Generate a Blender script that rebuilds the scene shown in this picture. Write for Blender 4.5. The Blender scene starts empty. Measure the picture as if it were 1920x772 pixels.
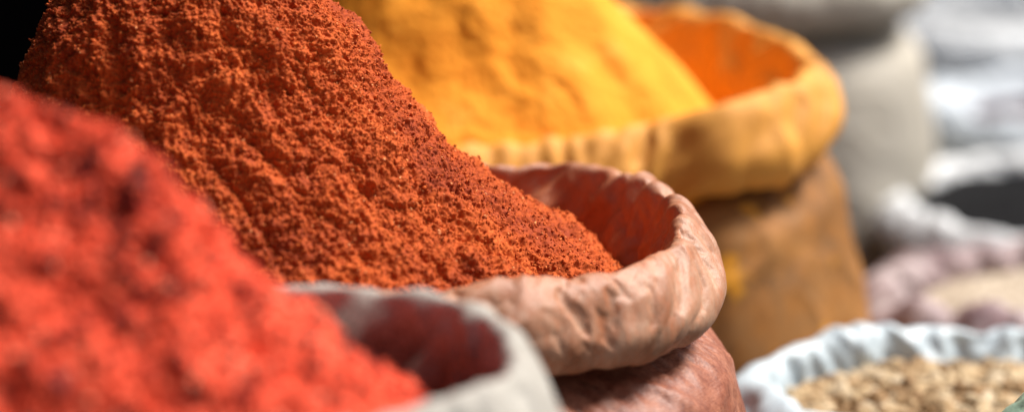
import bpy, math, random
import numpy as np
from mathutils import Vector

random.seed(7)
rng = np.random.default_rng(7)
SC = bpy.context.scene
COL = SC.collection
PI = math.pi

# ------------------------------------------------------------------ camera numbers
F = 5333.0                       # focal length in photo pixels (100 mm on a 36 mm sensor)
PITCH = math.radians(12.81)
CAMZ = 1.09


def ray(px, py):
    r, u = (px - 960) / F, -(py - 386) / F
    c, s = math.cos(PITCH), math.sin(PITCH)
    return np.array([r, c + s * u, -s + c * u])


def at_y(px, py, Y):             # photo point -> (X, z) on the upright plane at distance Y
    d = ray(px, py)
    k = Y / d[1]
    return d[0] * k, CAMZ + d[2] * k


def at_z(px, py, z):             # photo point -> (X, Y) on the level plane z
    d = ray(px, py)
    k = (z - CAMZ) / d[2]
    return d[0] * k, d[1] * k


# ------------------------------------------------------------------ noise
_perm = np.random.default_rng(3).permutation(256).astype(np.int64)
_perm = np.concatenate([_perm, _perm, _perm])
_g = np.random.default_rng(4).normal(size=(256, 3)).astype(np.float32)
_g /= np.linalg.norm(_g, axis=1, keepdims=True)
_pt = np.random.default_rng(5).random((256, 3)).astype(np.float32)


def _hash(i, j, k):
    return _perm[_perm[_perm[i & 255] + (j & 255)] + (k & 255)]


def pn(P, f=1.0, seed=0.0):
    """gradient noise, about -1..1; f scalar or per-axis"""
    Q = P * np.asarray(f) + np.array([seed * 17.13, seed * 7.7, seed * 3.1])
    I = np.floor(Q).astype(np.int64)
    R = (Q - I).astype(np.float32)
    W = R * R * R * (R * (R * 6 - 15) + 10)
    out = np.zeros(len(Q), np.float32)
    for a in (0, 1):
        wa = W[:, 0] if a else 1 - W[:, 0]
        for b in (0, 1):
            wb = W[:, 1] if b else 1 - W[:, 1]
            for c in (0, 1):
                wc = W[:, 2] if c else 1 - W[:, 2]
                G = _g[_hash(I[:, 0] + a, I[:, 1] + b, I[:, 2] + c)]
                d = G[:, 0] * (R[:, 0] - a) + G[:, 1] * (R[:, 1] - b) + G[:, 2] * (R[:, 2] - c)
                out += wa * wb * wc * d
    return out * 1.6


def fbm(P, f, octs=3, seed=0.0, gain=0.5):
    o, a = 0, 1.0
    for k in range(octs):
        o = o + a * pn(P, np.asarray(f) * 2 ** k, seed + k * 1.7)
        a *= gain
    return o


def worley(P, f, seed=0.0):
    Q = P * f + seed * 11.3
    I = np.floor(Q).astype(np.int64)
    R = (Q - I).astype(np.float32)
    best = np.full(len(Q), 9.0, np.float32)
    idb = np.zeros(len(Q), np.int64)
    for a in (-1, 0, 1):
        for b in (-1, 0, 1):
            for c in (-1, 0, 1):
                h = _hash(I[:, 0] + a, I[:, 1] + b, I[:, 2] + c)
                T = _pt[h]
                d = (T[:, 0] + a - R[:, 0]) ** 2 + (T[:, 1] + b - R[:, 1]) ** 2 + (T[:, 2] + c - R[:, 2]) ** 2
                m = d < best
                best[m] = d[m]
                idb[m] = h[m]
    return np.sqrt(best), idb / 255.0


# ------------------------------------------------------------------ mesh helpers
def raw_mesh(name, V, quads=None, tris=None, attrs=None, smooth=True):
    me = bpy.data.meshes.new(name)
    nq = 0 if quads is None else len(quads)
    nt = 0 if tris is None else len(tris)
    me.vertices.add(len(V))
    me.vertices.foreach_set("co", np.asarray(V, np.float32).ravel())
    me.loops.add(nq * 4 + nt * 3)
    li = []
    if nq: li.append(np.asarray(quads, np.int32).ravel())
    if nt: li.append(np.asarray(tris, np.int32).ravel())
    me.loops.foreach_set("vertex_index", np.concatenate(li))
    me.polygons.add(nq + nt)
    st = np.concatenate([np.arange(nq) * 4, nq * 4 + np.arange(nt) * 3]).astype(np.int32)
    me.polygons.foreach_set("loop_start", st)
    me.update(calc_edges=True)
    me.validate()
    me.polygons.foreach_set("use_smooth", np.full(len(me.polygons), smooth))
    for k, v in (attrs or {}).items():
        at = me.attributes.new(k, 'FLOAT', 'POINT')
        at.data.foreach_set("value", np.asarray(v, np.float32).ravel())
    me.update()
    return me


def grid_quads(n, m, wrap=True, off=0):
    """n rings (index i) by m around (index j)"""
    j = np.arange(m if wrap else m - 1)
    i = np.arange(n - 1)
    I, J = np.meshgrid(i, j, indexing='ij')
    J2 = (J + 1) % m
    q = np.stack([I * m + J, I * m + J2, (I + 1) * m + J2, (I + 1) * m + J], -1).reshape(-1, 4)
    return q + off


def grid_normals(G, wrap=True):
    if wrap:
        du = np.roll(G, -1, 1) - np.roll(G, 1, 1)
    else:
        du = np.gradient(G, axis=1)
    dv = np.gradient(G, axis=0)
    N = np.cross(du, dv)
    L = np.linalg.norm(N, axis=2, keepdims=True)
    return N / np.maximum(L, 1e-9)


def link(name, me, mat, parent=None, loc=(0, 0, 0)):
    o = bpy.data.objects.new(name, me)
    COL.objects.link(o)
    if mat: me.materials.append(mat)
    if parent: o.parent = parent
    else: o.location = loc
    return o


def tag(o, label, cat, group=None, kind=None):
    if label: o['label'] = label
    if cat: o['category'] = cat
    if group: o['group'] = group
    if kind: o['kind'] = kind
    return o


def thing(name, loc, label, cat, group=None):
    o = bpy.data.objects.new(name, None)
    COL.objects.link(o)
    o.location = loc
    o.empty_display_size = 0.05
    return tag(o, label, cat, group)


def spline(pts, n):
    """Catmull-Rom through pts, resampled to n points evenly by length"""
    P = np.asarray(pts, float)
    E = np.vstack([2 * P[0] - P[1], P, 2 * P[-1] - P[-2]])
    out = []
    for k in range(1, len(E) - 2):
        t = np.linspace(0, 1, 24, endpoint=False)[:, None]
        p0, p1, p2, p3 = E[k - 1], E[k], E[k + 1], E[k + 2]
        out.append(0.5 * (2 * p1 + (p2 - p0) * t + (2 * p0 - 5 * p1 + 4 * p2 - p3) * t ** 2 + (3 * p1 - p0 - 3 * p2 + p3) * t ** 3))
    C = np.vstack(out + [P[-1:]])
    s = np.concatenate([[0], np.cumsum(np.linalg.norm(np.diff(C, axis=0), axis=1))])
    q = np.linspace(0, s[-1], n)
    return np.stack([np.interp(q, s, C[:, k]) for k in range(C.shape[1])], 1), s[-1]


def periodic(th, ang, val, sig=4.0):
    """smooth periodic curve through (ang, val)"""
    a = np.asarray(ang) % (2 * PI)
    o = np.argsort(a)
    a, v = a[o], np.asarray(val, float)[o]
    n = 1440
    g = np.arange(n) * 2 * PI / n
    y = np.interp(g, a, v, period=2 * PI)
    k = np.arange(-60, 61)
    w = np.exp(-0.5 * (k * 0.25 / sig) ** 2)
    w /= w.sum()
    y = np.convolve(np.concatenate([y[-60:], y, y[:60]]), w, 'valid')
    return np.interp(th % (2 * PI), np.append(g, 2 * PI), np.append(y, y[0]))


# ------------------------------------------------------------------ cloth: a sheet with too much material buckles into real folds
def crumple(T, X, hoop, run, iters, bend=.25, k_in=.05, k_out=.010, pin=(0, 0)):
    """T: the shape that carries the cloth (n along, m around, closed), X: start; hoop / run: surplus length around and along.
    Relaxes edge, diagonal and bending lengths of the sheet while the carrier holds it softly."""
    n, m = T.shape[:2]
    h = (np.asarray(hoop) * np.ones(n))[:, None]
    r = (np.asarray(run) * np.ones(n))[:, None]
    X = X.astype(np.float32).copy()
    T = T.astype(np.float32)
    N = grid_normals(T).astype(np.float32)
    L = lambda a: np.linalg.norm(a, axis=2)
    la = (L(np.roll(T, -1, 1) - T) * (1 + h)).astype(np.float32)
    lb = (L(T[1:] - T[:-1]) * (1 + .5 * (r[1:] + r[:-1]))).astype(np.float32)
    ca = .5 * (la[1:] + la[:-1]); 
    cb = lb
    ld = np.sqrt(ca * ca + cb * cb)
    la2 = la + np.roll(la, -1, 1)
    lb2 = lb[1:] + lb[:-1]
    hold = np.ones((n, 1, 1), np.float32)
    if pin[0]: hold[:pin[0]] = 0
    if pin[1]: hold[-pin[1]:] = 0

    def push(A, B, rest, st):
        d = B - A
        l = np.sqrt((d * d).sum(2)) + 1e-9
        return d * (st * .5 * (l - rest) / l)[:, :, None]

    for it in range(iters):
        D = np.zeros_like(X)
        c = push(X, np.roll(X, -1, 1), la, 1.0); D += c; D -= np.roll(c, 1, 1)
        c = push(X[:-1], X[1:], lb, 1.0); D[:-1] += c; D[1:] -= c
        c = push(X[:-1], np.roll(X, -1, 1)[1:], ld, .6); D[:-1] += c; D[1:] -= np.roll(c, 1, 1)
        c = push(np.roll(X, -1, 1)[:-1], X[1:], ld, .6); D[:-1] += np.roll(c, 1, 1); D[1:] -= c
        c = push(X, np.roll(X, -2, 1), la2, bend); D += c; D -= np.roll(c, 2, 1)
        c = push(X[:-2], X[2:], lb2, bend); D[:-2] += c; D[2:] -= c
        V = T - X
        dn = (V * N).sum(2)
        k = np.where(dn > 0, k_in, k_out)[:, :, None]
        X = X + hold * (.42 * D + k * dn[:, :, None] * N + .02 * (V - dn[:, :, None] * N))
    return X, ((X - T) * N).sum(2)


def crumple_multi(T, X, hoop, run, plan, pin):
    """coarse sheet first (long folds), then finer ones; plan = [(step, iterations, k_out, surplus share)]"""
    n, m = T.shape[:2]
    D = X - T
    for step, its, ko, share in plan:
        ii = np.unique(np.round(np.linspace(0, n - 1, max(8, n // step))).astype(int))
        jj = np.arange(0, m, step)
        Tc = T[ii][:, jj]
        Xc, dc = crumple(Tc, Tc + D[ii][:, jj], hoop[ii] * share, run[ii] * share, its, k_out=ko, k_in=max(.02, ko * 4), pin=pin)
        Dc = Xc - Tc
        # back to the full sheet
        full = np.empty((len(ii), m, 3))
        for q in range(3):
            for a in range(len(ii)):
                full[a, :, q] = np.interp(np.arange(m), np.append(jj, m), np.append(Dc[a, :, q], Dc[a, 0, q]))
        out = np.empty((n, m, 3))
        f = np.interp(np.arange(n), ii, np.arange(len(ii)))
        f0 = np.minimum(f.astype(int), len(ii) - 2)
        w = (f - f0)[:, None, None]
        out = full[f0] * (1 - w) + full[f0 + 1] * w
        for _ in range(step - 1):
            out = .25 * np.roll(out, 1, 1) + .5 * out + .25 * np.roll(out, -1, 1)
            P = np.concatenate([out[:1], out, out[-1:]])
            out = .25 * P[:-2] + .5 * out + .25 * P[2:]
        D = out
    return T + D, (D * grid_normals(T)).sum(2)


# ------------------------------------------------------------------ sacks
CUFF = [(-.062, -.24), (-.054, -.15), (-.040, -.085), (-.0215, -.040), (-.0095, -.0125), (-.001, -.0008), (.010, .0), (.025, -.009),
        (.041, -.029), (.052, -.053), (.047, -.074), (.028, -.087), (.006, -.084), (-.006, -.072)]


PLAN = {1: [(12, 300, .0001, .8), (5, 200, .0008, .95), (2, 90, .004, 1.0), (1, 30, .012, .9)],      # the sack in focus
        2: [(8, 300, .0001, .9), (4, 160, .0008, 1.0), (2, 60, .004, 1.1)]}


class Sack:
    def __init__(s, label, c, sx, sy, z, trace=(), mats=None, cuff=CUFF, body_u=(.05, .065), ku=1.0, kw=1.0,
                 wr=1.0, fine=1.0, folds=(), nth=900, nt=150, seed=1.0, jag=0.0, group='open sacks of spices at the market stall',
                 cat='spice sack', body_top=-.078, gap=.012, neck=-.018, iters=0, surplus=1.0, csig=4.0, kut=None, kwt=None, bodywr=1.0):
        s.c, s.sx, s.sy, s.z = c, sx, sy, z
        th = np.arange(nth) * 2 * PI / nth
        A, R, Z = [], [], []
        for px, py, zz in trace:
            X, Y = at_z(px, py, zz)
            x, y = (X - c[0]) / sx, (Y - c[1]) / sy
            A.append(math.atan2(y, x)); R.append(math.hypot(x, y)); Z.append(zz)
        for k in range(24):
            a = k * PI / 12
            if not A or min(abs((a - b + PI) % (2 * PI) - PI) for b in A[:len(trace)] or [99]) > math.radians(20):
                A.append(a); R.append(1.0); Z.append(z)
        r = periodic(th, A, R, csig)
        zc = periodic(th, A, Z, csig)
        circ = np.stack([np.cos(th), np.sin(th), np.zeros(nth)], 1)
        r = r * (1 + .012 * pn(circ, 1.8, seed) + .006 * pn(circ, 4.5, seed + 3))
        zc = zc + .006 * pn(circ, 2.2, seed + 5) + jag * (pn(circ, 4.0, seed + 6) + .5 * pn(circ, 9.0, seed + 7))
        s.th, s.r, s.zc = th, r, zc
        cx_, cy_ = sx * r * np.cos(th), sy * r * np.sin(th)
        C = np.stack([cx_, cy_], 1)
        T = np.roll(C, -3, 0) - np.roll(C, 3, 0)
        Nn = np.stack([T[:, 1], -T[:, 0]], 1)
        Nn /= np.linalg.norm(Nn, axis=1, keepdims=True)
        # calm the outward direction a little so that tight corners do not fold over
        kk = 24
        w = np.hanning(2 * kk + 1); w /= w.sum()
        Nn = np.stack([np.convolve(np.concatenate([Nn[-kk:, q], Nn[:, q], Nn[:kk, q]]), w, 'valid') for q in (0, 1)], 1)
        Nn /= np.linalg.norm(Nn, axis=1, keepdims=True)
        arc = th * (sx + sy) / 2
        s.root = thing('spice_sack', (c[0], c[1], 0), label, cat, group)
        kU = ku * np.ones(nth) if kut is None else ku * periodic(th, np.radians([a for a, _ in kut]), [v for _, v in kut], 8)
        kW = kw * np.ones(nth) if kwt is None else kw * periodic(th, np.radians([a for a, _ in kwt]), [v for _, v in kwt], 8)

        def sweep(prof, n, kU, kW, wramp, body):
            pr, L = spline(prof, n)
            u = pr[:, 0][:, None] * kU[None, :]
            wv = pr[:, 1][:, None] * kW[None, :]
            if body:
                zz = zc[None, :] + pr[:, 1][:, None] * ((zc[None, :] - .0) / -prof[-1][1])
                top = pr[:, 1][:, None] * kW[None, :] + zc[None, :]
                bl = np.clip((-pr[:, 1][:, None] - .07) / .12, 0, 1)
                zz = top * (1 - bl) + np.maximum(zz, .002) * bl
            else:
                zz = zc[None, :] + wv
            rad = C / np.linalg.norm(C, axis=1, keepdims=True)
            D0 = np.where((u > 0)[:, :, None], Nn[None], rad[None])      # inwards towards the middle, so that the lining never crosses itself
            G = np.concatenate([C[None] + D0 * u[:, :, None], zz[:, :, None]], 2)
            N = grid_normals(G)
            t = np.linspace(0, 1, n)
            Bl = t[:, None] * L * np.ones((1, nth))
            # wrinkle coordinates: around (as a circle, so no seam) and along the profile
            S = (sx + sy) / 2

            def coords(skew):
                a = th[None, :] + skew * (t[:, None] - .6)
                return np.stack([np.cos(a) * S, np.sin(a) * S, Bl], 2).reshape(-1, 3)
            Q = coords(0)
            warp = np.stack([pn(Q, 11, seed + 20), pn(Q, 11, seed + 21), pn(Q, 11, seed + 22)], 1) * .018
            if body:
                n3 = pn(Q + warp, (70, 70, 40), seed + 33)
                d = .0050 * pn(Q + warp, (8, 8, 5), seed + 35) - .0026 * np.exp(-(pn(Q + warp, (11, 11, 13), seed + 36) / .10) ** 2) + .0006 * n3
                d = d * wr
            else:
                tq = np.broadcast_to(t[:, None], Bl.shape).ravel()
                inn = np.interp(tq, [0, .2, .5, .62, .72, .85, 1], [.9, 1, 1, .8, .45, .35, .5])      # gathered on the inside, taut on the belly
                soft = lambda x, e: np.sqrt(x * x + e * e)
                A1 = coords(.30) + warp
                p1 = pn(A1, (19, 19, 4.5), seed + 31)
                p2 = pn(coords(.45) + warp * .7, (42, 42, 8), seed + 32)
                gate = np.clip(.35 + 1.5 * pn(Q, 7, seed + 41), 0, 1)
                d = inn * (.017 * (soft(p1, .04) - .25) + gate * .0080 * (soft(p2, .05) - .25))
                d += .0045 * pn(Q, 8, seed + 37)
                # crumple: long straight creases in several directions, each in its own patches
                tri = lambda x: 2 * np.abs(2 * (x - np.floor(x)) - 1) - 1
                rk = np.random.default_rng(int(seed * 100))
                for kf in range(9):
                    fq = rk.uniform(11, 20) * (1 if kf < 4 else 2.4)
                    ph, sk_ = rk.uniform(0, 9), rk.uniform(-1.2, 1.2)
                    B = coords(sk_ * .9)
                    dirv = rk.normal(size=3) * np.array([1, 1, .35 if kf % 3 else 1.0])
                    dirv /= np.linalg.norm(dirv)
                    x = (B @ dirv) * fq + ph + .9 * pn(Q, 9, seed + 50 + kf) + .25 * pn(Q, 25, seed + 70 + kf)
                    gk = np.clip(.15 + 1.7 * pn(Q, 8.5, seed + 90 + kf), 0, 1)
                    d += (.0042 if kf < 4 else .0017) * gk * tri(x) * (.45 + .55 * inn)
                d = d * wr
                q2 = pn(coords(.9) + warp * 1.2, (80, 80, 16), seed + 44)
                g3 = np.clip(.3 + 1.6 * pn(Q, 13, seed + 45), 0, 1)
                d += fine * g3 * (.0012 * (soft(q2, .04) - .2) + .0004 * pn(coords(1.0), (150, 150, 60), seed + 46))
            d = d.reshape(n, nth)
            if not body:
                for a0, wd, amp, t0, t1, sk in folds:
                    aa = (th[None, :] - math.radians(a0) - sk * (t[:, None] - .5) + PI) % (2 * PI) - PI
                    d += amp * np.exp(-(aa / math.radians(wd)) ** 2) * np.clip((t[:, None] - t0) / .06, 0, 1) * np.clip((t1 - t[:, None]) / .06, 0, 1)
            d *= wramp(t)[:, None]
            G0 = G
            d0 = d
            if iters:
                tt1 = t
                if body:
                    hp = np.interp(tt1, [0, .12, .3, .6, 1], [.0, .05, .035, .02, .01]) * surplus
                    rn = np.interp(tt1, [0, .1, .4, 1], [.0, .02, .03, .02]) * surplus
                else:
                    hp = np.interp(tt1, [0, .25, .45, .66, .8, .95, 1], [.02, .06, .09, .08, .055, .05, .03]) * surplus
                    rn = np.interp(tt1, [0, .3, .6, .8, 1], [.01, .04, .05, .05, .03]) * surplus
                Tg = G0 + N * (.85 * d0)[:, :, None]
                G, d = crumple_multi(Tg, G0 + N * (1. * d0)[:, :, None], hp, rn, PLAN[iters], (2, 2))
                d = d + .5 * d0
            else:
                G = G0 + N * d0[:, :, None]
            if body:
                G[:, :, 2] = np.maximum(G[:, :, 2], .001)
            crest = pr[:, 0].argmin() if body else 0
            tt = np.broadcast_to(t[:, None], d.shape)
            return G, tt, d

        G, tt, d = sweep(cuff, nt, kU, kW, lambda t: np.clip(t * 5, 0, 1) * np.clip((1 - t) * 12, .2, 1), False)
        s.cuffG = G
        me = raw_mesh('rolled_rim', G.reshape(-1, 3), grid_quads(nt, nth), None, {'along': tt, 'crease': d.ravel() * 200})
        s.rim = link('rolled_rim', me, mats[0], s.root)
        if iters: s.rim.modifiers.new('smooth', 'SUBSURF').render_levels = 1
        b0, b1 = body_u
        bod = [(-.004, -.058), (-.008, -.068), (neck, body_top - .5 * gap), (b0 * .12, body_top - gap), (b0 * .72, body_top - .026 - gap), (b0 * 1.0, body_top - .075),
               (b1, -.26), (b1 * 1.02, -.36), (b1 * .8, -.47), (b1 * .45, -.535), (b1 * .1, -.55), (-.04, -.55)]
        G, tt, d = sweep(bod, 110, np.ones(nth), kW, lambda t: np.clip(t * 6, .3, 1) * bodywr, True)
        me = raw_mesh('body', G.reshape(-1, 3), grid_quads(110, nth), None, {'along': tt, 'crease': d.ravel() * 200})
        s.body = link('body', me, mats[1], s.root)

    def inner(s, th, du):
        """radius of the crest line minus du, at angles th (x, y offsets from the sack centre)"""
        r = np.interp(th % (2 * PI), np.append(s.th, 2 * PI), np.append(s.r, s.r[0]))
        return s.sx * r - du, s.sy * r - du


# ------------------------------------------------------------------ heaps of powder
def heap(label, name, cat, cx, Yc, Rp, Lp, Fp, Bp, z0, z1, disp, mat, nth=1000, nz=420, crumbs=None, front=.74, group=None,
         colour=None):
    """Rp.. = [(radius, z)] profiles to the right, left, front and back"""
    # angles packed towards the side that faces the viewer
    nf = int(nth * front)
    th = np.concatenate([np.linspace(-PI * 1.02, PI * .02, nf, endpoint=False), np.linspace(PI * .02, PI * .98, nth - nf, endpoint=False)])
    # one shared list of levels, with more of them near the top where the slope flattens
    zs = z0 + (z1 - z0) * (1 - (1 - np.linspace(0, 1, nz)) ** 1.25)

    def prof(P):
        P = sorted(P, key=lambda q: q[1])
        z = np.array([q[1] for q in P]); r = np.array([q[0] for q in P])
        y = np.interp(zs, z, r)
        k = max(3, nz // 60)
        w = np.hanning(2 * k + 1); w /= w.sum()
        y2 = np.convolve(np.concatenate([np.full(k, y[0]), y, 2 * y[-1] - y[-2:-k - 2:-1]]), w, 'valid')
        b = np.clip((np.arange(nz)) / (k * 2), 0, 1) * np.clip((nz - 1 - np.arange(nz)) / (k * 2), 0, 1)
        return np.maximum(y * (1 - b) + y2 * b, 1e-4)

    r_, l_, f_, b_ = prof(Rp), prof(Lp), prof(Fp), prof(Bp)
    c, s = np.cos(th), np.sin(th)
    a = np.where(c[None, :] > 0, r_[:, None], l_[:, None])
    b = np.where(s[None, :] > 0, b_[:, None], f_[:, None])
    rho = 1 / np.sqrt((c[None, :] / a) ** 2 + (s[None, :] / b) ** 2)
    G = np.stack([rho * c[None, :], rho * s[None, :], np.broadcast_to(zs[:, None], rho.shape)], 2)
    N = grid_normals(G)
    P = G.reshape(-1, 3)
    D, tint = disp(P, np.broadcast_to(th[None, :], rho.shape).ravel(), N.reshape(-1, 3))
    G = G + N * D.reshape(nz, nth)[:, :, None]
    V = G.reshape(-1, 3)
    quads = grid_quads(nz, nth)
    tris = None
    sp = np.zeros(len(V))
    if crumbs:
        N2 = grid_normals(G).reshape(-1, 3)
        Vs, Ts, tn, ss = [V], [], [tint], [sp]
        off = len(V)
        for cnt, s0, s1, flat, tb, ts, lift in crumbs:
            # pick by area so that crumbs lie evenly
            ed1 = np.linalg.norm(np.roll(G, -1, 1) - G, axis=2)
            ed2 = np.linalg.norm(np.gradient(G, axis=0), axis=2)
            wgt = np.minimum(ed1, .01) * np.minimum(ed2, .01)
            wgt[:, :] *= np.where((th > -PI * 1.02) & (th < PI * .06), 1, .12)[None, :]
            pr = wgt.ravel() / wgt.sum()
            idx = rng.choice(len(V), cnt, p=pr)
            base, nn = V[idx], N2[idx]
            oc = np.array([[1, 0, 0], [-1, 0, 0], [0, 1, 0], [0, -1, 0], [0, 0, 1], [0, 0, -1]], float)
            of = np.array([[0, 2, 4], [2, 1, 4], [1, 3, 4], [3, 0, 4], [2, 0, 5], [1, 2, 5], [3, 1, 5], [0, 3, 5]])
            size = s0 + (s1 - s0) * rng.random(cnt) ** 2
            q = rng.normal(size=(cnt, 3)); t1 = np.cross(nn, q); t1 /= np.linalg.norm(t1, axis=1, keepdims=True)
            nr = nn + .6 * rng.normal(size=(cnt, 3)); nr /= np.linalg.norm(nr, axis=1, keepdims=True)
            t2 = np.cross(nr, t1); t2 /= np.linalg.norm(t2, axis=1, keepdims=True)
            t1 = np.cross(t2, nr)
            jit = oc[None] * (.65 + .7 * rng.random((cnt, 6, 1)))
            sc = np.stack([np.ones(cnt), .45 + .5 * rng.random(cnt), flat * (.6 + .8 * rng.random(cnt))], 1)
            L = jit * (sc * size[:, None])[:, None, :]
            W = base[:, None, :] + nn[:, None, :] * (size * lift)[:, None, None] \
                + L[:, :, 0:1] * t1[:, None, :] + L[:, :, 1:2] * t2[:, None, :] + L[:, :, 2:3] * nr[:, None, :]
            Vs.append(W.reshape(-1, 3))
            Ts.append((of[None] + (np.arange(cnt) * 6)[:, None, None]).reshape(-1, 3) + off)
            off += cnt * 6
            tv = tb + ts * rng.normal(size=cnt)
            tn.append(np.repeat(tv, 6)); ss.append(np.ones(cnt * 6))
        V = np.vstack(Vs); tris = np.vstack(Ts); tint = np.concatenate(tn); sp = np.concatenate(ss)
    me = raw_mesh(name, V, quads, tris, {'tint': tint, 'speck': sp})
    o = link(name, me, mat, None, (cx, Yc, 0))
    tag(o, label, cat, group)
    return o


def px_profile(pts, cx, Yc, side):
    out = []
    for px, py in pts:
        X, z = at_y(px, py, Yc)
        out.append((max(.002, side * (X - cx)), z))
    return out


# ------------------------------------------------------------------ materials
class NT:
    def __init__(s, name):
        s.m = bpy.data.materials.new(name)
        s.m.use_nodes = True
        s.t = s.m.node_tree
        s.b = s.t.nodes['Principled BSDF']

    def n(s, typ, **kw):
        o = s.t.nodes.new(typ)
        for k, v in kw.items():
            if k.startswith('i_'):
                o.inputs[k[2:].replace('_', ' ')].default_value = v
            else:
                setattr(o, k, v)
        return o

    def l(s, a, b): s.t.links.new(a, b)

    def noise(s, vec, scale, detail=4, rough=.55, dist=0.0):
        o = s.n('ShaderNodeTexNoise')
        o.inputs['Scale'].default_value = scale
        o.inputs['Detail'].default_value = detail
        o.inputs['Roughness'].default_value = rough
        o.inputs['Distortion'].default_value = dist
        s.l(vec, o.inputs['Vector'])
        return o.outputs['Fac']

    def ramp(s, fac, stops):
        o = s.n('ShaderNodeValToRGB')
        e = o.color_ramp.elements
        while len(e) < len(stops): e.new(.5)
        for k, (p, c) in enumerate(stops):
            e[k].position = p
            e[k].color = (c if hasattr(c, '__len__') else (c, c, c)) + ((1,) if hasattr(c, '__len__') and len(c) == 3 else ()) if hasattr(c, '__len__') else (c, c, c, 1)
        s.l(fac, o.inputs['Fac'])
        return o.outputs['Color']

    def mix(s, fac, a, b, mode='MIX'):
        o = s.n('ShaderNodeMix', data_type='RGBA', blend_type=mode)
        for sock, v in ((o.inputs[0], fac), (o.inputs[6], a), (o.inputs[7], b)):
            if hasattr(v, 'is_output'): s.l(v, sock)
            else: sock.default_value = v if not hasattr(v, '__len__') else tuple(v) + ((1,) if len(v) == 3 else ())
        return o.outputs[2]

    def math(s, op, a, b=None, clamp=False):
        o = s.n('ShaderNodeMath', operation=op, use_clamp=clamp)
        for k, v in enumerate((a, b)):
            if v is None: continue
            if hasattr(v, 'is_output'): s.l(v, o.inputs[k])
            else: o.inputs[k].default_value = v
        return o.outputs[0]

    def attr(s, name):
        return s.n('ShaderNodeAttribute', attribute_name=name).outputs['Fac']

    def obj(s): return s.n('ShaderNodeTexCoord').outputs['Object']

    def bump(s, h, strength, dist):
        o = s.n('ShaderNodeBump')
        o.inputs['Strength'].default_value = strength
        o.inputs['Distance'].default_value = dist
        s.l(h, o.inputs['Height'])
        s.l(o.outputs['Normal'], s.b.inputs['Normal'])

    def out(s, col, rough=.8, spec=.3, sheen=0.0):
        if hasattr(col, 'is_output'): s.l(col, s.b.inputs['Base Color'])
        else: s.b.inputs['Base Color'].default_value = tuple(col) + (1,)
        if hasattr(rough, 'is_output'): s.l(rough, s.b.inputs['Roughness'])
        else: s.b.inputs['Roughness'].default_value = rough
        s.b.inputs['Specular IOR Level'].default_value = spec
        if sheen:
            s.b.inputs['Sheen Weight'].default_value = sheen
        return s.m


def mat_powder(name, stops, rough=.85, spec=.25, fs=900, bd=.0006, large=14.0):
    t = NT(name)
    v = t.obj()
    f = t.math('ADD', t.attr('tint'), t.math('MULTIPLY', t.math('SUBTRACT', t.noise(v, fs, 3), .5), .35))
    f = t.math('ADD', f, t.math('MULTIPLY', t.math('SUBTRACT', t.noise(v, large, 3), .5), .35), clamp=True)
    c = t.ramp(f, stops)
    t.bump(t.noise(v, fs * 1.2, 3), .6, bd)
    return t.out(c, rough, spec)


def mat_cloth(name, base, dirt, stain, stain_at=None, dirt_amt=.5, stain_amt=.3, weave=900, rough=.7, spec=.3, scale=14, spot=None,
              crease_dark=.25, sheen=0.0, slant=False):
    """stain_at: stops over the 'along' attribute giving how strongly spice stain (with painted inside shade on the front sack) colours the cloth there"""
    t = NT(name)
    v = t.obj()
    if slant:
        mp = t.n('ShaderNodeMapping')
        mp.inputs['Rotation'].default_value = (0, math.radians(38), math.radians(20))
        mp.inputs['Scale'].default_value = (1.7, 1.2, .55)
        t.l(v, mp.inputs['Vector'])
        v = mp.outputs['Vector']
    n1 = t.noise(v, scale, 6, .62, .6)
    n2 = t.noise(v, scale * 4.3, 5, .6, .3)
    n3 = t.noise(v, scale * 18, 4, .6)
    n4 = t.noise(v, 420, 3, .7)
    c = t.mix(t.math('MULTIPLY', t.ramp(n1, [(.40, 0.), (.66, 1.)]), dirt_amt), base, dirt)
    sfac = t.math('MULTIPLY', t.ramp(t.math('ADD', t.math('MULTIPLY', n2, .6), t.math('MULTIPLY', n3, .4)), [(.42, 0.), (.62, 1.)]), stain_amt)
    if stain_at:
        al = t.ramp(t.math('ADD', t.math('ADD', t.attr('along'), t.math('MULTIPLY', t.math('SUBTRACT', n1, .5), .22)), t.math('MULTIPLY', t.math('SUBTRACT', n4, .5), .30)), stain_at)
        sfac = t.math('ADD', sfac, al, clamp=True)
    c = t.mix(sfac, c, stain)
    # darker tone in the creases of the cloth
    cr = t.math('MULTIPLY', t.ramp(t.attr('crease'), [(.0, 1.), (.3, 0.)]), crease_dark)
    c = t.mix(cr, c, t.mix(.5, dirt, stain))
    c = t.mix(t.math('MULTIPLY', t.ramp(n4, [(.48, 0.), (.66, 1.)]), .38), c, t.mix(.5, dirt, stain))
    if spot:
        c = t.mix(t.ramp(t.noise(v, scale * 2.6, 2, .4), [(.67, 0.), (.74, 1.)]), c, spot)
    sep = t.n('ShaderNodeTexWave', wave_type='BANDS', bands_direction='Z')
    sep.inputs['Scale'].default_value = weave / 6
    sep.inputs['Distortion'].default_value = 2.0
    sep.inputs['Detail Scale'].default_value = 4
    t.l(v, sep.inputs['Vector'])
    h = t.math('ADD', t.math('MULTIPLY', sep.outputs['Fac'], .15), t.noise(v, weave, 3))
    h = t.math('ADD', h, t.math('MULTIPLY', t.noise(v, weave / 5, 4, .6, 1.0), 2.0))
    t.bump(h, .35, .0009)
    return t.out(c, rough, spec, sheen)


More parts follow.
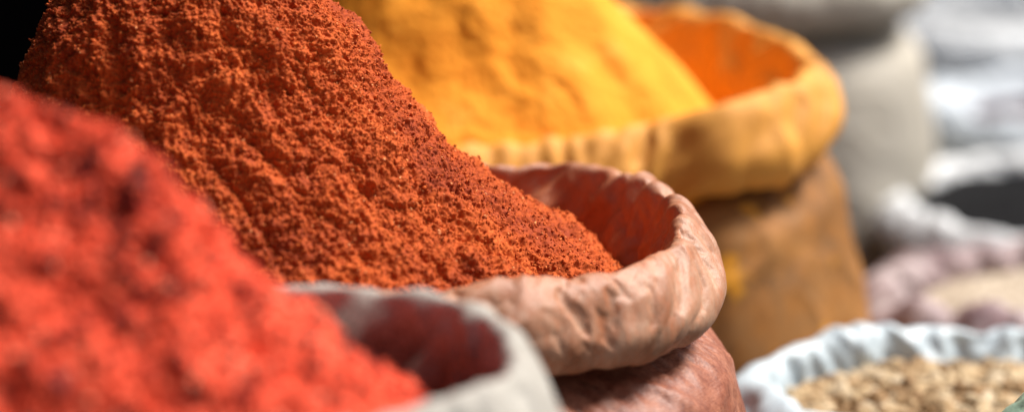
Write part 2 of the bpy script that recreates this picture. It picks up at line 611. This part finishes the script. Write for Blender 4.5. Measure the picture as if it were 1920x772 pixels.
M = {}
M['paprika'] = mat_powder('paprika powder', [(0, (.07, .009, .002)), (.35, (.27, .036, .007)), (.6, (.47, .080, .010)), (.82, (.62, .14, .024)), (1, (.76, .32, .13))])
M['turmeric'] = mat_powder('turmeric powder', [(0, (.46, .08, .002)), (.4, (.76, .215, .006)), (.75, (.86, .315, .020)), (1, (.90, .46, .08))], fs=500)
M['chilli'] = mat_powder('chilli flakes', [(0, (.05, .007, .010)), (.22, (.30, .022, .010)), (.45, (.72, .070, .026)), (.75, (.84, .125, .062)), (1, (.88, .36, .22))], rough=.75, spec=.2, fs=400)
M['chilli'] .name = 'chilli flakes'
ORST = (.42, .115, .035)
M['mid_rim'] = mat_cloth('pink stained sack cloth', (.53, .355, .25), (.18, .105, .065), ORST, [(.0, 1.), (.40, .95), (.52, .68), (.60, .36), (.70, .22), (.9, .12), (1., .45)], 1.0, .42, rough=.48, spec=.4, slant=True, scale=17)
M['mid_body'] = mat_cloth('rust stained sack cloth', (.42, .17, .10), (.23, .058, .028), (.11, .024, .012), None, .9, .8, rough=.45, scale=20)
M['front_rim'] = mat_cloth('grey white sack cloth', (.46, .44, .40), (.27, .24, .205), (.050, .032, .024), [(.0, 1.), (.48, .95), (.54, .65), (.60, 0.), (1., 0.)], .5, .05, rough=.65)  # dark lining: stain with the shade inside the sack put into its colour
M['front_body'] = mat_cloth('grey white sack side', (.55, .52, .48), (.38, .33, .28), (.33, .10, .06), None, .6, .2)
M['turm_rim'] = mat_cloth('orange stained sack cloth', (.70, .31, .065), (.44, .17, .028), (.74, .35, .045), [(.0, 1.), (.46, .95), (.56, .5), (.66, .15), (1., .3)], .6, .3, rough=.65)
M['turm_body'] = mat_cloth('ochre stained sack side', (.33, .16, .050), (.10, .048, .016), (.42, .15, .014), None, 1.0, .55, spot=(.70, .30, .02), scale=9)
M['beige'] = mat_cloth('pale jute sack cloth', (.47, .44, .385), (.37, .335, .275), (.39, .355, .29), None, .5, .2, scale=6)
M['blue'] = mat_cloth('pale blue plastic sack', (.52, .61, .67), (.36, .45, .52), (.46, .50, .50), None, .4, .1, rough=.35, spec=.5)
M['maroon'] = mat_cloth('maroon stained sack cloth', (.56, .49, .485), (.12, .05, .06), (.15, .065, .075), [(.0, .8), (.4, .6), (.55, 0.), (.72, .1), (.82, .85), (1., 1.)], .9, .3, scale=11)
M['maroon_side'] = mat_cloth('maroon sack side', (.20, .08, .09), (.10, .035, .045), (.30, .2, .2), None, .8, .3, scale=9)
M['white'] = mat_cloth('white plastic sack', (.72, .74, .76), (.62, .65, .68), (.66, .66, .66), None, .5, .1, rough=.45, scale=5)
M['bluewhite'] = mat_cloth('bluish white plastic sack', (.62, .68, .74), (.48, .54, .60), (.60, .64, .68), None, .5, .1, rough=.45, scale=5)
M['green'] = mat_cloth('pale green plastic sack', (.30, .44, .33), (.22, .34, .25), (.35, .45, .36), None, .5, .1, rough=.45)
M['grain'] = mat_powder('beige grain', [(0, (.20, .14, .09)), (.5, (.46, .38, .29)), (1, (.62, .54, .44))])
M['pepper'] = mat_powder('black peppercorns', [(0, (.001, .001, .0015)), (.6, (.004, .004, .005)), (1, (.016, .016, .018))], rough=.8, spec=.1)  # extra dark: shade among the corns is put into the colour
M['purple'] = mat_powder('dark purple dried petals', [(0, (.02, .008, .012)), (.6, (.07, .025, .035)), (1, (.16, .10, .12))])
M['greyseed'] = mat_powder('grey seeds', [(0, (.10, .11, .12)), (.6, (.24, .25, .26)), (1, (.42, .43, .45))])


def mat_lump(name, stops):
    t = NT(name)
    v = t.obj()
    rnd = t.n('ShaderNodeObjectInfo').outputs['Random']
    f = t.math('ADD', t.math('MULTIPLY', rnd, .55), t.math('MULTIPLY', t.noise(v, 130, 5, .6), .55), clamp=True)
    c = t.ramp(f, stops)
    t.bump(t.noise(v, 300, 5, .6), .7, .002)
    return t.out(c, .75, .3)


M['ginger'] = mat_lump('dried ginger', [(.12, (.08, .042, .020)), (.36, (.26, .15, .065)), (.60, (.42, .30, .165)), (1, (.60, .51, .38))])
t = NT('dusty concrete ground')
v = t.obj()
t.bump(t.noise(v, 60, 6), .4, .01)
M['ground'] = t.out(t.ramp(t.noise(v, 3, 6, .6), [(.3, (.05, .048, .045)), (.7, (.10, .095, .09))]), .9)
t = NT('black tarpaulin')
v = t.obj()
t.bump(t.noise(v, 40, 5), .4, .01)
M['shade_black'] = t.out(t.ramp(t.noise(v, 4, 4), [(.3, (.004, .004, .005)), (.7, (.007, .006, .006))]), 1.0, 0.0)  # near black colour stands in for the deep shade under the stall

# ------------------------------------------------------------------ the setting
g = raw_mesh('ground', [(-60, -20, 0), (60, -20, 0), (60, 120, 0), (-60, 120, 0)], [(0, 1, 2, 3)])
tag(link('ground', g, M['ground']), None, None, kind='structure')

# ------------------------------------------------------------------ the four tall sacks in the row
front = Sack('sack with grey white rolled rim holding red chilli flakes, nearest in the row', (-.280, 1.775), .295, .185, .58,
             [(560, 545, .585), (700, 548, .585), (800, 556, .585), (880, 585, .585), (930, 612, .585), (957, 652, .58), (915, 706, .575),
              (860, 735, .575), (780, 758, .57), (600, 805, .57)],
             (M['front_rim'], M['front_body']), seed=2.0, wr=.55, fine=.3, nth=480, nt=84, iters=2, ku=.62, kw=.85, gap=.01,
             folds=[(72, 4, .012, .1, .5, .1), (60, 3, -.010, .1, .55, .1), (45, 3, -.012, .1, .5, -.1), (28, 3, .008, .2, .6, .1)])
mid = Sack('sack with wrinkled pinkish rolled rim holding rust orange paprika, second in the row', (-.135, 2.32), .30, .235, .55,
           [(940, 320, .555), (1050, 312, .556), (1150, 324, .556), (1215, 358, .558), (1258, 386, .562), (1268, 410, .562), (1264, 440, .558), (1220, 482, .552),
            (1150, 507, .55), (1050, 527, .548), (950, 534, .552), (830, 549, .548), (700, 552, .546)],
           (M['mid_rim'], M['mid_body']), seed=1.0, nth=840, nt=150, wr=.85, fine=.3, iters=1, surplus=.95, body_u=(.052, .078),
           ku=.72, kw=.80, kwt=[(-15, 1.10), (-40, 1.05), (-75, .95), (20, 1.1), (60, .95), (120, 1), (180, 1), (-120, 1)], csig=2.5, gap=.018, neck=-.020,
           folds=[(62, 3.0, .007, .2, .6, .25), (55, 2.0, -.006, .1, .58, .3), (47, 3.0, .006, .15, .6, .3), (40, 2.0, -.005, .1, .65, .35)])
turm = Sack('orange stained sack with wide rolled rim holding yellow turmeric, third in the row', (.03, 2.97), .305, .225, .56,
            [(1150, 12, .60), (1280, 20, .595), (1400, 48, .59), (1480, 85, .58), (1515, 128, .57), (1480, 150, .565), (1335, 205, .55),
             (1230, 228, .535), (1050, 258, .525), (890, 280, .52), (700, 292, .52)],
            (M['turm_rim'], M['turm_body']), seed=4.0, nth=480, nt=84, wr=.75, iters=2, surplus=.7, kwt=[(-28, 1.28), (-60, .95), (-5, .80), (40, .9), (90, 1), (180, 1), (-120, 1)], fine=.7, body_u=(.042, .072), ku=.72, kw=.92, gap=.022)
beige = Sack('tall pale beige sack with plain rolled rim, last in the row', (.27, 3.86), .250, .225, .602, [],
             (M['beige'], M['beige']), seed=6.0, nth=500, nt=80, wr=.7, fine=.5, ku=1.0, kw=1.25, body_u=(.050, .062), body_top=-.098, gap=.014, neck=-.03)

# ------------------------------------------------------------------ the low sacks on the right
blue = Sack('pale blue plastic sack full of tan dried lumps, beside the pinkish sack', (.47, 2.59), .235, .165, .335,
            [], (M['blue'], M['blue']), seed=8.3, nth=420, nt=64, wr=.8, fine=.2, iters=2, surplus=1.0, ku=.75, kw=.75, jag=.011, body_u=(.02, .035), group='low plastic sacks on the right')
maroon = Sack('low sack with maroon stained pale rim holding beige grain, behind the light blue sack', (.64, 3.10), .20, .165, .30,
              [], (M['maroon'], M['maroon_side']), seed=9.5, nth=360, nt=64, wr=1.2, fine=.1, iters=2, surplus=1.6, ku=1.3, kw=1.1, jag=.012, body_u=(.02, .03), group='low plastic sacks on the right')
pepper = Sack('low white sack of black peppercorns behind the maroon stained sack', (.78, 3.62), .27, .27, .28,
              [], (M['white'], M['white']), seed=11.0, nth=400, nt=70, wr=.7, fine=.3, ku=.8, kw=.7, jag=.006, body_u=(.02, .03), group='low plastic sacks on the right')
purple = Sack('low bluish white sack of dark purple petals behind the peppercorn sack', (.90, 4.28), .25, .22, .29,
              [], (M['bluewhite'], M['bluewhite']), seed=12.0, nth=400, nt=70, wr=.7, fine=.3, ku=.9, kw=.8, jag=.006, body_u=(.02, .03), group='low plastic sacks on the right')
far1 = Sack('white sack of grey seeds at the far top right, just behind the purple petal sack', (.80, 4.90), .25, .22, .33,
            [], (M['white'], M['bluewhite']), seed=13.0, nth=300, nt=60, wr=.7, fine=.3, ku=1., kw=1., jag=.006, body_u=(.02, .03), group='low plastic sacks on the right')
far2 = Sack('farthest white sack at the top edge of the photo, right of the beige sack', (1.0, 5.6), .27, .22, .36,
            [], (M['bluewhite'], M['white']), seed=14.0, nth=300, nt=60, wr=.7, fine=.3, ku=1., kw=1., jag=.006, body_u=(.02, .03), group='low plastic sacks on the right')
green = Sack('pale green plastic sack just poking in at the bottom right corner', (.588, 2.13), .18, .15, .442,
             [], (M['green'], M['green']), seed=15.0, nth=300, nt=60, wr=1.5, fine=.5, ku=.7, kw=.7, jag=.006, body_u=(.02, .03), group='low plastic sacks on the right')


# ------------------------------------------------------------------ heaps
def d_paprika(P, th, N):
    w = np.stack([pn(P, 60, 1), pn(P, 60, 2), pn(P, 60, 3)], 1) * .004
    Q = P + w
    big = .007 * fbm(P, 12, 2, 5) + .012 * np.abs(pn(P * np.array([1, 1, .4]) + P[:, [2]] * np.array([.45, 0, 0]), 24, 6))
    st = np.array([.8, 1, 1.15])
    f1, i1 = worley(Q * st, 168, 1)
    f2, i2 = worley(Q * st, 320, 2)
    f0, i0 = worley(Q * np.array([1, 1, .8]), 62, 4)
    cal = .25 + .75 * np.clip(1.2 * pn(P, 17, 14) + .5, 0, 1)
    lump = .0030 * (.65 - f0) * (.3 + i0) + cal * .0037 * (.75 - f1) * (.4 + i1) + .0032 * (.7 - f2) * (.5 + i2)
    midn = .0030 * pn(Q, 75, 8) + .0022 * pn(P, 170, 9)
    fine = .0007 * pn(P, 420, 10) + .0004 * pn(P, 800, 11)
    D = big + lump + midn + fine - .0065 * np.clip(pn(Q, 100, 15) - .2, 0, 1)
    D = D - D.mean() - .001
    tint = .52 + .10 * (i2 - .5) + .14 * pn(P, 500, 12) + .08 * pn(P, 20, 13) + .16 * pn(P, 8, 16) - .22 * np.clip(pn(Q, 42, 17) - .2, 0, 1)
    return D, tint


cxm, Ym = at_y(370, 300, 2.32)[0], 2.32
mR = px_profile([(1205, 540), (1155, 497), (1045, 418), (925, 333), (830, 258), (715, 130), (665, 52), (615, -2), (540, -90), (480, -150), (380, -180)], cxm, Ym, 1)
mL = px_profile([(5, 560), (8, 400), (15, 250), (35, 150), (62, 80), (92, 0), (160, -80), (260, -150), (360, -180)], cxm, Ym, -1)
zt = at_y(370, -181, Ym)[1]
mF = [(.225, .49), (.215, .53), (.185, .565), (.150, .62), (.115, .68), (.085, .74), (.05, .79), (.002, zt)]
mB = [(.215, .49), (.20, .54), (.15, .60), (.11, .66), (.08, .74), (.05, .79), (.002, zt)]
heap('tall steep cone of rust orange paprika powder in the pinkish sack', 'spice_heap', 'spice heap', cxm, Ym, mR, mL, mF, mB, .47, zt,
     d_paprika, M['paprika'], nth=1500, nz=560, front=.8,
     crumbs=[(26000, .0006, .0016, .7, .56, .09, .3), (3500, .0012, .0026, .6, .58, .10, .3), (1600, .0010, .0022, .25, .88, .1, .5)],
     group='heaps of ground spice in the row of tall sacks')


def d_chilli(P, th, N):
    Q = P + np.stack([pn(P, 40, 1), pn(P, 40, 2), pn(P, 40, 3)], 1) * .006
    f1, i1 = worley(Q, 62, 1)
    f2, i2 = worley(Q, 150, 2)
    D = .011 * fbm(P, 15, 2, 25) - .012 * np.clip(pn(P, 34, 33) - .15, 0, 1) + .0048 * (.7 - f1) * (.5 + i1) + .0040 * (.7 - f2) * (.5 + i2) + .004 * pn(P, 55, 28) + .001 * pn(P, 300, 29)
    tint = .56 + .15 * (i1 - .5) + .14 * (i2 - .5) - 1.1 * np.clip(fbm(P, 26, 2, 30) - .20, 0, 1)
    return D, tint


cxf, Yf = at_y(-40, 300, 1.775)[0], 1.775
fR = px_profile([(870, 840), (780, 755), (650, 655), (520, 550), (420, 447), (300, 337), (180, 243), (80, 192), (0, 166), (-30, 160)], cxf, Yf, 1)
fL = [(r * .75, z) for r, z in fR]
zf = at_y(-30, 158, Yf)[1]
zb = fR[0][1]
fF = [(.185, zb), (.165, zb + .04), (.12, zb + .09), (.09, zb + .13), (.05, zb + .17), (.002, zf)]
fB = [(.165, zb), (.145, zb + .04), (.11, zb + .09), (.08, zb + .13), (.045, zb + .17), (.002, zf)]
heap('heap of bright red coarse chilli flakes in the grey white sack', 'spice_heap', 'spice heap', cxf, Yf, fR, fL, fF, fB, zb - .02, zf,
     d_chilli, M['chilli'], nth=800, nz=320, front=.75,
     crumbs=[(9000, .0015, .0036, .4, .52, .13, .4), (1200, .0028, .0055, .3, .05, .06, .5), (700, .002, .0042, .35, .95, .06, .5)],
     group='heaps of ground spice in the row of tall sacks')


def d_turm(P, th, N):
    D = .003 * fbm(P, 9, 2, 45) + .009 * pn(P * np.array([1, 1, .2]) + P[:, [2]] * np.array([.35, 0, 0]), 17, 46) - .008 * np.clip(pn(P * np.array([1, 1, .3]), 26, 47) - .25, 0, 1) \
        + .0012 * pn(P, 90, 48) + .0008 * pn(P, 260, 49)
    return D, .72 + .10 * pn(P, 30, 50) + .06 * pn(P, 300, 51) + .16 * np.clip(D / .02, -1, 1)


cxt, Yt = at_y(860, 100, 2.97)[0], 2.97
tR = px_profile([(1440, 290), (1335, 200), (1240, 97), (1150, 0), (1060, -95), (950, -170), (860, -200)], cxt, Yt, 1)
tL = [(r * 1.08, z) for r, z in tR]
zz = at_y(860, -201, Yt)[1]
zb = tR[0][1]
tF = [(.225, zb - .02), (.215, zb), (.18, zb + .05), (.13, zb + .12), (.08, zb + .19), (.04, zb + .24), (.002, zz)]
tB = [(.20, zb - .02), (.19, zb), (.15, zb + .05), (.11, zb + .12), (.07, zb + .19), (.04, zb + .24), (.002, zz)]
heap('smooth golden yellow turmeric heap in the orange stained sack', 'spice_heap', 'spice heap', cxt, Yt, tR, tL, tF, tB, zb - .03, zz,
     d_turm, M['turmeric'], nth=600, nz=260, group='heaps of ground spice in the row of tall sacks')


def low_fill(sk, label, name, cat, drop, dome, mat, bump, freq, crumbs=None, group='contents of the low sacks', du=.018, n=260, m=90):
    """a gently domed fill that meets the inside of the sack's rim"""
    th = np.arange(n) * 2 * PI / n
    ex, ey = sk.inner(th, du)
    rr = np.linspace(1, .0005, m)
    x = rr[:, None] * (ex * np.cos(th))[None, :]
    y = rr[:, None] * (ey * np.sin(th))[None, :]
    z = sk.z - drop + dome * (1 - rr[:, None] ** 2) + 0 * x
    G = np.stack([x, y, z], 2)
    P = G.reshape(-1, 3)
    w, iw = worley(P, freq, 3)
    dz = bump * (.8 - w) + .006 * pn(P, 14, 60)
    G[:, :, 2] += dz.reshape(m, n)
    me = raw_mesh(name, G.reshape(-1, 3), grid_quads(m, n), None, {'tint': .3 + .5 * iw, 'speck': 0 * iw})
    o = link(name, me, mat, None, (sk.c[0], sk.c[1], 0))
    tag(o, label, cat, group)
    return o, G


low_fill(maroon, 'beige grain filling the maroon stained sack', 'grain_heap', 'grain heap', .03, .03, M['grain'], .006, 140)
low_fill(pepper, 'black peppercorns filling the low white sack', 'peppercorn_heap', 'spice heap', .018, .012, M['pepper'], .006, 150)
low_fill(purple, 'dark purple petals filling the bluish white sack', 'petal_heap', 'spice heap', .05, .02, M['purple'], .012, 70)
low_fill(far1, 'grey seeds filling the white sack at the far top right', 'seed_heap', 'spice heap', .04, .02, M['greyseed'], .008, 90)
low_fill(far2, 'grey seeds filling the farthest white sack', 'seed_heap', 'spice heap', .04, .02, M['greyseed'], .008, 90)
low_fill(beige, 'beige grain inside the tall pale sack, hidden behind its rim', 'grain_heap', 'grain heap', .07, .02, M['grain'], .006, 120)
low_fill(green, 'pale grain inside the green sack at the corner', 'grain_heap', 'grain heap', .06, .02, M['grain'], .006, 120)
base, BG = low_fill(blue, 'layer of small tan bits under the dried lumps in the pale blue sack', 'dried_bits', 'dried bits', .036, .012, M['ginger'], .012, 75)
base['kind'] = 'stuff'


def lump_mesh(seed):
    import bmesh
    bm = bmesh.new()
    bmesh.ops.create_icosphere(bm, subdivisions=3, radius=1)
    V = np.array([v.co[:] for v in bm.verts])
    n = fbm(V, 1.1, 3, seed)
    w, _ = worley(V, 1.0, seed)
    k = 1 + .6 * n + .5 * (.5 - w)
    r_ = np.random.default_rng(int(seed * 10))
    sc = np.array([1.0, .62 + .33 * r_.random(), .55 + .3 * r_.random()])
    for v, kk in zip(bm.verts, k):
        v.co = Vector(v.co) * float(kk)
        v.co = Vector((v.co.x * sc[0] * .0125, v.co.y * sc[1] * .0125, v.co.z * sc[2] * .0125))
    for f in bm.faces: f.smooth = True
    me = bpy.data.meshes.new('dried_lump')
    bm.to_mesh(me); bm.free()
    me.materials.append(M['ginger'])
    return me


lumps = [lump_mesh(s + .3) for s in range(8)]
cand = []
ex, ey = blue.sx - .03, blue.sy - .03
tries = 0
pts = []
while len(pts) < 300 and tries < 60000:
    tries += 1
    x, y = rng.uniform(-ex, ex), rng.uniform(-ey, ey)
    r2 = (x / ex) ** 2 + (y / ey) ** 2
    if r2 > 1: continue
    X, Y = blue.c[0] + x, blue.c[1] + y
    if X / Y * F + 960 > 1960: continue
    z = blue.z - .034 + .012 * (1 - r2) + .004 * rng.random()
    if any((x - a) ** 2 + (y - b) ** 2 < .0098 ** 2 for a, b in pts): continue
    pts.append((x, y))
    o = bpy.data.objects.new('dried_lump', lumps[len(pts) % 8])
    COL.objects.link(o)
    o.location = (X, Y, z)
    o.rotation_euler = (rng.normal() * .5, rng.normal() * .5, rng.uniform(0, 2 * PI))
    k = rng.uniform(.7, 1.25)
    o.scale = (k, k, k)
    tag(o, 'knobbly tan dried lump heaped in the pale blue plastic sack', 'dried spice', 'dried lumps heaped in the pale blue sack')

# ------------------------------------------------------------------ black sheet added for deep stall shade; its unseen side leg blocks sky
nu, nv = 160, 60
U, Vv = np.meshgrid(np.linspace(0, 1, nu), np.linspace(0, 1, nv))
path, _ = spline([(-1.10, 1.2), (-1.10, 2.6), (-1.08, 3.9), (-.98, 4.32), (-.72, 4.42), (-.30, 4.47), (.02, 4.50)], nu)
tn_ = np.gradient(path, axis=0); tn_ /= np.linalg.norm(tn_, axis=1, keepdims=True)
wav = .022 * np.sin(U * 60 + Vv * 1.5) + .012 * np.sin(U * 131 + 2) * (1 - Vv)
xx = path[:, 0][None, :] + tn_[:, 1][None, :] * wav
yy = path[:, 1][None, :] - tn_[:, 0][None, :] * wav
Gt = np.stack([xx, yy, .02 + 2.2 * Vv], 2)
N = grid_normals(Gt, False)
Gb = Gt + N * .004
VV = np.vstack([Gt.reshape(-1, 3), Gb.reshape(-1, 3)])
q1 = grid_quads(nv, nu, False)
me = raw_mesh('shade_sheet', VV, np.vstack([q1, q1[:, ::-1] + nu * nv]))
tag(link('shade_sheet', me, M['shade_black']), 'black sheet added for the deep shade in the upper left corner behind the paprika', 'shade_sheet')

# ------------------------------------------------------------------ camera
cam = bpy.data.cameras.new('camera')
co = bpy.data.objects.new('camera', cam)
COL.objects.link(co)
cam.sensor_width = 36
cam.lens = 36 * F / 1920
co.location = (0, 0, CAMZ)
co.rotation_euler = (PI / 2 - PITCH, 0, 0)
cam.clip_end = 500
cam.dof.use_dof = True
cam.dof.focus_distance = 2.33
cam.dof.aperture_fstop = 1.65
SC.camera = co

# ------------------------------------------------------------------ light
EL, AZ = math.radians(55), math.radians(67)      # azimuth from the viewing direction (+Y) towards the right (+X)
sd = Vector((math.sin(AZ) * math.cos(EL), math.cos(AZ) * math.cos(EL), math.sin(EL)))
sun = bpy.data.lights.new('sun', 'SUN')
so = bpy.data.objects.new('sun', sun)
COL.objects.link(so)
so.rotation_euler = (-sd).to_track_quat('-Z', 'Y').to_euler()
sun.energy = 5.0
sun.angle = math.radians(20)
sun.color = (1, .95, .88)
w = bpy.data.worlds.new('World')
SC.world = w
w.use_nodes = True
nt_ = w.node_tree
bg = nt_.nodes['Background']
sk = nt_.nodes.new('ShaderNodeTexSky')
sk.sky_type = 'NISHITA'
sk.sun_disc = False
sk.sun_elevation = EL
sk.sun_rotation = AZ
sk.dust_density = 5
sk.air_density = 1.0
sk.ozone_density = 1.0
nt_.links.new(sk.outputs['Color'], bg.inputs['Color'])
bg.inputs['Strength'].default_value = .05
SC.view_settings.view_transform = 'Standard'
SC.view_settings.look = 'None'
SC.view_settings.exposure = 0.62
SC.view_settings.gamma = 1
SC.render.engine = 'CYCLES'
SC.cycles.use_denoising = True
SC.cycles.max_bounces = 8
